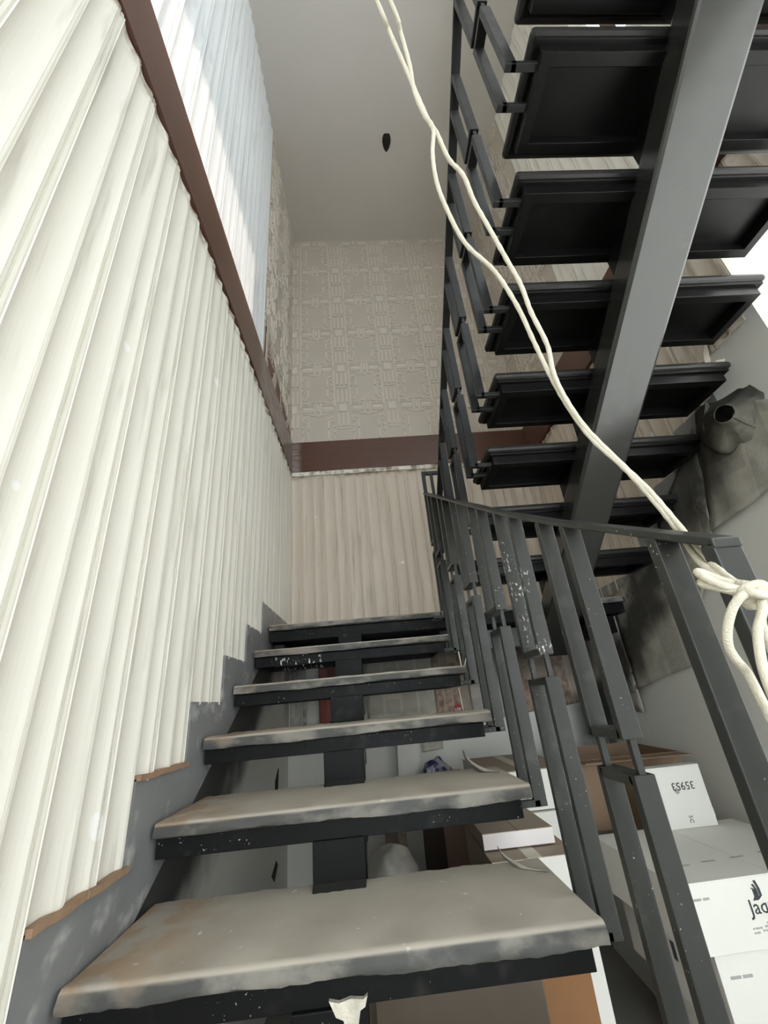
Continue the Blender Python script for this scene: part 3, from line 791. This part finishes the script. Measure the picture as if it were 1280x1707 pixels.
sheet(rw, [(2.00, 0.18), (1.67, 0.55), (1.52, 1.06), (1.95, 0.75)], 'grey', 'crumpled newsprint page on right wall above the railing handrail end', 10, 0.025)
big = sheet(rw, [(1.66, 0.585), (1.135, 0.655), (1.14, 0.90), (1.47, 1.14)], 'grey', 'crumpled newsprint page nearest the camera on right wall, with brown blossoms printed', 11, 0.03)
for k, (dy, dz, rr) in enumerate(((0.0, 0.0, 0.020), (0.035, 0.012, 0.016), (0.012, -0.035, 0.018), (0.03, 0.045, 0.010))):
    MB().prism([(rr * math.cos(t) * (1 + 0.2 * math.sin(3 * t)), rr * 1.25 * math.sin(t)) for t in [6.283 * q / 16 for q in range(16)]], lambda p, a: rw(1.20 + dy + p[0], a, 0.76 + dz + p[1]), 0.043, 0.045).build('printed_blossom', M['torn'], big)
# red round badge with letters on the brown page
cx, cz = 0.585, -0.095
MB().prism([(0.040 * math.cos(t), 0.040 * math.sin(t)) for t in [6.283 * k / 24 for k in range(24)]], lambda p, a: (cx + p[0], B - 0.006 - a, cz + p[1]), 0, 0.001).build('red_badge', M['red'], s2)
def text(s, size, mat, name, origin, xdir, ydir, parent=None, ext=0.0005, align='LEFT'):
    cu = bpy.data.curves.new(name, 'FONT'); cu.body = s; cu.size = size; cu.extrude = ext; cu.align_x = align; cu.resolution_u = 2
    o = bpy.data.objects.new('tmp', cu); COL.objects.link(o)
    bpy.context.view_layer.update()
    me = bpy.data.meshes.new_from_object(o.evaluated_get(bpy.context.evaluated_depsgraph_get()))
    bpy.data.objects.remove(o)
    me.materials.clear(); me.materials.append(mat)
    X = Vector(xdir).normalized(); Y = Vector(ydir).normalized(); Z = X.cross(Y)
    for v in me.vertices:
        v.co = Vector(origin) + X * v.co.x + Y * v.co.y + Z * v.co.z
    r = bpy.data.objects.new(name, me); COL.objects.link(r)
    if parent: r.parent = parent
    return r
text('VK', 0.046, M['pink'], 'badge_letters', (cx, B - 0.008, cz - 0.016), (1, 0, 0), (0, 0, 1), s2, align='CENTER')

# curled paper tube on the right wall
def curl():
    mb = MB(); nu, nv = 26, 10; uv = []
    P0, P1 = px(1206, 690, 1.0), px(1228, 703, 1.0)
    P0 = P0 * (1.48 / P0.x); P1 = P1 * (1.60 / P1.x)
    ax = (P1 - P0).normalized(); e1 = ax.cross(Vector((0, 0, 1))).normalized(); e2 = ax.cross(e1)
    for i in range(nu + 1):
        a = 2 * math.pi * 1.06 * i / nu + 0.6
        for j in range(nv + 1):
            t = j / nv
            rr = (0.034 + 0.17 * t ** 1.5 * (0.75 + 0.5 * noise.noise(Vector((math.cos(a) * 1.6, math.sin(a) * 1.6, 4)))) + 0.004 * i / nu) * (1 + (0.10 + 0.25 * t) * noise.noise(Vector((math.cos(a) * 2.5, math.sin(a) * 2.5, t * 2))))
            mb.v.append(tuple(P0 + (P1 - P0) * t + e1 * (rr * math.cos(a) * 0.9) + e2 * (rr * math.sin(a))))
            uv.append((i / nu, t))
    for i in range(nu):
        for j in range(nv):
            a = i * (nv + 1) + j
            mb.f.append((a, a + nv + 1, a + nv + 2, a + 1))
    o = mb.build('newspaper_roll', NEWS['roll'], smooth=True)
    ul = o.data.uv_layers.new(name='UVMap')
    for l in o.data.loops: ul.data[l.index].uv = uv[l.vertex_index]
    sd = o.modifiers.new('t', 'SOLIDIFY'); sd.thickness = 0.0015
    return tag(o, 'newspaper page curled into an open tube on right wall, below the window corner', 'newspaper', 'masking newspapers on the walls')
curl()
def flap(name, pts, mat, label, cat):
    mb = MB(); mb.v = [tuple(p) for p in pts]; mb.f = [tuple(range(len(pts)))]
    o = mb.build(name, mat); sd = o.modifiers.new('t', 'SOLIDIFY'); sd.thickness = 0.002
    return tag(o, label, cat)
def rpt(u, v, d):
    q = px(u, v, 1.0); return q * ((W + 0.02 - d) / q.x)
flap('paper_flap', [rpt(1176, 668, .09), rpt(1170, 715, .10), rpt(1189, 746, .05), rpt(1192, 690, .03)], NEWS['pale'], 'pointed cream paper corner sticking out beside the curled newspaper tube', 'paper')
flap('paper_flap', [rpt(1164, 572, .02), rpt(1176, 563, .02), rpt(1184, 600, .03), rpt(1178, 618, .05), rpt(1172, 590, .04)], M['tapeb'], 'narrow cream paper strip peeling beside the third tread end', 'paper')
flap('masking_tape', [rpt(1187, 614, .05), rpt(1193, 601, .05), rpt(1209, 598, .03), rpt(1205, 612, .03), rpt(1194, 624, .05)], M['tapeb'], 'short cream masking tape tab sticking off the right wall', 'tape')

# ================================================================ BOXES AND CLUTTER UNDER THE STAIRS
def carton(name, x0, x1, y0, y1, z0, z1, mat, label, rz=0.0, top=None, front=None, side=None, tape=True, open_=False, cat='box', group=None, piv=None):
    cx, cy = (x0 + x1) / 2, (y0 + y1) / 2
    root = empty(name, (cx, cy, z0), label, cat, group, rz)
    hx, hy, h = (x1 - x0) / 2, (y1 - y0) / 2, z1 - z0
    w = 0.004
    b = MB()
    if open_:
        for a in ((-hx, hx, -hy, -hy + w), (-hx, hx, hy - w, hy), (-hx, -hx + w, -hy + w, hy - w), (hx - w, hx, -hy + w, hy - w)):
            b.box(*a, 0, h)
        b.box(-hx + w, hx - w, -hy + w, hy - w, 0.0, w)
    else:
        b.box(-hx, hx, -hy, hy, 0, h - w)
    b.build('carton_body', mat, root, bevel=0.0015)
    if not open_:
        MB().box(-hx, -0.0015, -hy, hy, h - w, h).build('top_flap', top or mat, root)
        MB().box(0.0015, hx, -hy, hy, h - w, h).build('top_flap', top or mat, root)
        if tape: MB().box(-0.024, 0.024, -hy - 0.0006, hy, h, h + 0.0006).build('tape_strip', M['tapeb'], root)
    if front: MB().box(-hx + 0.001, hx - 0.001, -hy - 0.0008, -hy, 0.002, h - 0.002).build('front_panel', front, root)
    if side: MB().box(hx, hx + 0.0008, -hy + 0.001, hy - 0.001, 0.002, h - 0.002).build('side_panel', side, root)
    return root, hx, hy, h
# printed white carton and the stack under it
J0, hx, hy, h = carton('shipping_carton', 0.89, 1.53, 1.585, 2.10, -0.772, -0.60, M['white'], 'white shipping carton printed with a curved emblem and brand word, on top of right stack', tape=False, rz=R(1.2))
text('Jaquar', 0.052, M['ink'], 'printed_word', (-hx + 0.205, -hy - 0.001, 0.080), (1, 0, 0), (0, 0, 1), J0)
for k, (dx, w0) in enumerate(((0.0, 0.007), (0.008, 0.007), (0.017, 0.008))):
    mb = MB(); pts = [(-0.004 + dx, 0.150 + 0.009 * k), (0.002 + dx, 0.146), (0.002 + dx, 0.128), (-0.006 + dx * 0.6, 0.118)]
    for (a, za), (b, zb) in zip(pts, pts[1:]):
        mb.prism([(a, za), (a + w0, za), (b + w0, zb), (b, zb)], lambda p, q: (-hx + 0.232 + p[0], -hy - 0.0006 - q, p[1] * 0.95), 0, 0.0008)
    mb.build('emblem_stroke', M['ink'], J0)
for k, (a, b, z) in enumerate(((0.245, 0.36, 0.056), (0.195, 0.225, 0.046), (0.235, 0.37, 0.048), (0.195, 0.215, 0.036), (0.225, 0.37, 0.039))):
    mb = MB(); xx = a; rnd = random.Random(k)
    while xx < b:
        l = rnd.uniform(0.004, 0.014); mb.box(-hx + xx, -hx + min(xx + l, b), -hy - 0.0012, -hy, z, z + 0.0042); xx += l + 0.003
    o = mb.build('small_print', M['inkgrey'], J0); o['kind'] = 'stuff'
for a, b in ((0.03, 0.062), (0.068, 0.088)):
    MB().box(-hx + a, -hx + b, -hy - 0.0012, -hy, 0.128, 0.134).build('faint_stamp', M['inkgrey'], J0)
for a, b, yy in ((0.19, 0.24, 0.13), (0.30, 0.35, 0.135), (0.42, 0.50, 0.15), (0.08, 0.14, 0.12)):
    MB().box(-hx + a, -hx + b, -hy + yy, -hy + yy + 0.010, h, h + 0.0008).build('faint_stamp', M['inkgrey'], J0)
MB().box(-hx - 0.0010, -hx, -0.02, 0.006, 0.05, 0.12).build('side_stamp', M['inkgrey'], J0)
J1, hx1, hy1, h1 = carton('shipping_carton', 0.955, 1.53, 1.60, 2.12, -0.985, -0.775, M['white'], 'plain white carton second from top in the right stack, under the printed one')
for a, b in ((0.03, 0.062), (0.068, 0.098)):
    MB().box(-hx1 + a, -hx1 + b, -hy1 - 0.0012, -hy1, 0.150, 0.157).build('faint_stamp', M['inkgrey'], J1)
MB().box(-hx1 - 0.0010, -hx1, -0.05, -0.03, 0.10, 0.15).build('side_stamp', M['ink'], J1)
carton('shipping_carton', 1.02, 1.55, 1.62, 2.15, ZF, -0.988, M['white'], 'bottom white carton of the right stack, standing on the floor')
# carton marked 35953 standing on the printed one
K0, hx, hy, h = carton('shipping_carton', 1.125, 1.415, 2.045, 2.10, -0.599, -0.372, M['white'], 'slim white carton with upside-down number 35953, standing behind the printed one', tape=False)
text('35953', 0.042, M['ink'], 'printed_number', (0.045, -hy - 0.001, 0.165), (-1, 0, 0), (0, 0, -1), K0, align='CENTER')
MB().prism([(0.011 * math.cos(t), 0.011 * math.sin(t)) for t in [6.283 * q / 16 for q in range(16)]], lambda p, a: (0.012 + p[0], -hy - 0.0004 - a, 0.135 + p[1]), 0, 0.0008).build('round_mark', M['inkgrey'], K0)
for q in range(3):
    MB().prism([(0.0085 * math.cos(t), 0.0085 * math.sin(t)) for t in (R(120 * q + 10), R(120 * q + 60), R(120 * q + 80), R(120 * q + 20))], lambda p, a: (0.012 + p[0], -hy - 0.0010 - a, 0.135 + p[1]), 0, 0.0008).build('round_mark', M['ink'], K0)
text('5C', 0.024, M['ink'], 'printed_code', (0.028, -hy - 0.001, 0.045), (0, 0, -1), (1, 0, 0), K0)
MB().box(-hx, hx, -hy - 0.001, -hy, 0.03, 0.062).build('tape_strip', M['white'], K0)
# open brown carton in the corner
C0, hx, hy, h = carton('cardboard_carton', 1.02, 1.55, 2.34, 2.85, -0.66, -0.36, M['card'], 'open brown cardboard carton in the far right corner behind white cartons', open_=True, rz=R(-3))
MB().box(-hx, hx, -hy - 0.10, -hy, h - 0.006, h - 0.002).build('top_flap', M['card'], C0)
carton('shipping_carton', 1.17, 1.56, 2.36, 2.86, ZF, -0.662, M['white'], 'white carton standing on floor under the open brown one in the corner', rz=R(-3))
# white pair left of it
carton('shipping_carton', 0.47, 0.86, 2.10, 2.62, -0.49, -0.335, M['white'], 'white carton with a buff top seam, upper one behind the balusters', top=M['greycard'])
D1, hx, hy, h = carton('shipping_carton', 0.47, 0.80, 2.085, 2.60, ZF, -0.495, M['white'], 'tall white carton under the buff seamed one behind the balusters')
carton('flat_box', 0.335, 0.585, 1.70, 1.98, -0.495, -0.447, M['greycard'], 'flat pinkish-white lidded box lying on a grey-brown carton', front=M['pink'], tape=False)
carton('cardboard_carton', 0.335, 0.62, 1.61, 2.04, -0.90, -0.50, M['greycard'], 'grey-brown carton with white front under the flat pinkish box', front=M['white'])
carton('cardboard_carton', 0.335, 0.61, 1.615, 2.05, ZF, -0.903, M['greycard'], 'lowest carton with white front, standing on floor under the grey-brown one', front=M['white'])
carton('cardboard_carton', 0.225 - 0.28, 0.225 + 0.28, 1.536 - 0.125, 1.536 + 0.125, ZF, -0.57, M['greycard'], 'large tan carton with an orange-brown side right under the nearest tread', side=M['orange'], rz=R(-45))
# boards leaning on the far wall
def board(x0, x1, y, z1, mat, label, lean=0.04, th=0.018):
    mb = MB().prism([(0, 0), (th, 0), (th + lean, 1), (lean, 1)], lambda p, a: (a, y + p[0], ZF + p[1] * (z1 - ZF)), x0, x1)
    return tag(mb.build('board', mat, bevel=0.001), label, 'board', 'boards leaning under the stairs')
board(0.115, 0.205, 2.62, -0.50, M['board'], 'narrow green-grey board leaning between plastic bag and dark board')
board(0.21, 0.325, 2.66, -0.44, M['dboard'], 'dark brown board leaning right of the green-grey board')
board(0.33, 0.47, 2.70, -0.40, M['pboard'], 'pinkish-brown board leaning right of the dark brown board')
def blob(name, c, r, mat, label, cat, seed, parent=None, sub=4):
    bm = bmesh.new(); bmesh.ops.create_icosphere(bm, subdivisions=sub, radius=1)
    for v in bm.verts:
        nn = v.co.normalized()
        k = 1 + 0.22 * noise.noise(nn * 2.2 + Vector((seed, 0, 0))) + 0.10 * abs(noise.noise(nn * 6 + Vector((0, seed, 0))))
        v.co = Vector((nn.x * r[0] * k, nn.y * r[1] * k, max(nn.z * r[2] * k, -r[2] * 0.93))) + Vector(c)
    me = bpy.data.meshes.new(name); bm.to_mesh(me); bm.free(); me.materials.append(mat)
    for p in me.polygons: p.use_smooth = True
    o = bpy.data.objects.new(name, me); COL.objects.link(o)
    return tag(o, label, cat)
carton('cardboard_carton', -0.12, 0.11, 1.95, 2.35, ZF, -0.75, M['greycard'], 'grey-brown carton carrying the cloudy plastic bag under the stairs')
blob('plastic_bag', (0.02, 2.10, -0.66), (0.10, 0.13, 0.10), M['bag'], 'crumpled cloudy plastic bag lying on carton between the stair posts', 'bag', 3)
tb = NT('blue_print_bag')
c_ = tb.mix(tb.ramp(tb.noise(30, 4, stretch=(1, 1, 0.4)), 0.44, 0.56), (0.36, 0.35, 0.38), (0.035, 0.04, 0.14))
blob('printed_bag', (0.355, 2.93, -0.46), (0.095, 0.09, 0.105), tb.fin(c_, 0.4), 'grey bag with dark blue print against the far wall', 'bag', 8)
carton('cardboard_carton', 0.22, 0.49, 2.80, 3.08, ZF, -0.552, M['greycard'], 'grey-brown carton under the blue printed bag by the far wall')
tag(MB().prism([(0.10, -0.75), (0.27, -0.75), (0.26, -0.17), (0.13, -0.20)], lambda p, a: (p[0], 3.03 + 0.06 * (p[1] + 0.75) + a, p[1] - 0.0), 0, 0.006).build('plastic_sheet', M['bag']), 'cloudy upright plastic sheet left of the blue printed bag', 'sheet')
carton('cardboard_carton', 0.0, 0.21, 2.80, 3.10, ZF, -0.752, M['greycard'], 'grey-brown carton under the upright plastic sheet')
# dark scraps of tape left on the left wall under the flight
for k, (poly, lab) in enumerate((([(2.78, -0.37), (2.86, -0.31), (2.85, -0.42), (2.80, -0.47)], 'black tape scrap on the white wall seen between second and third treads from the bottom'), ([(2.74, -0.80), (2.84, -0.76), (2.88, -0.79), (2.80, -0.84)], 'black tape scrap on the white wall seen between the two nearest treads'))):
    tag(MB().prism(poly, lambda p, a: lw(p[0], a, p[1]), 0.0, 0.004).build('tape_scrap', M['dark']), lab, 'tape')
# white string hanging at the balusters
def string(name, P, r, label):
    return tag(MB().tube(catmull(P, 6), r, 6).build(name, M['rope'], smooth=True), label, 'string')
string('string', [px(764, 1086, 2.0), px(768, 1105, 1.98), px(771, 1120, 1.97), px(778, 1092, 1.98)], 0.003, 'short white string looped over the end of the fourth tread')
string('string', [px(764, 1146, 1.9), px(768, 1165, 1.9), px(772, 1184, 1.88)], 0.0025, 'short white string hanging between fourth and third tread ends')
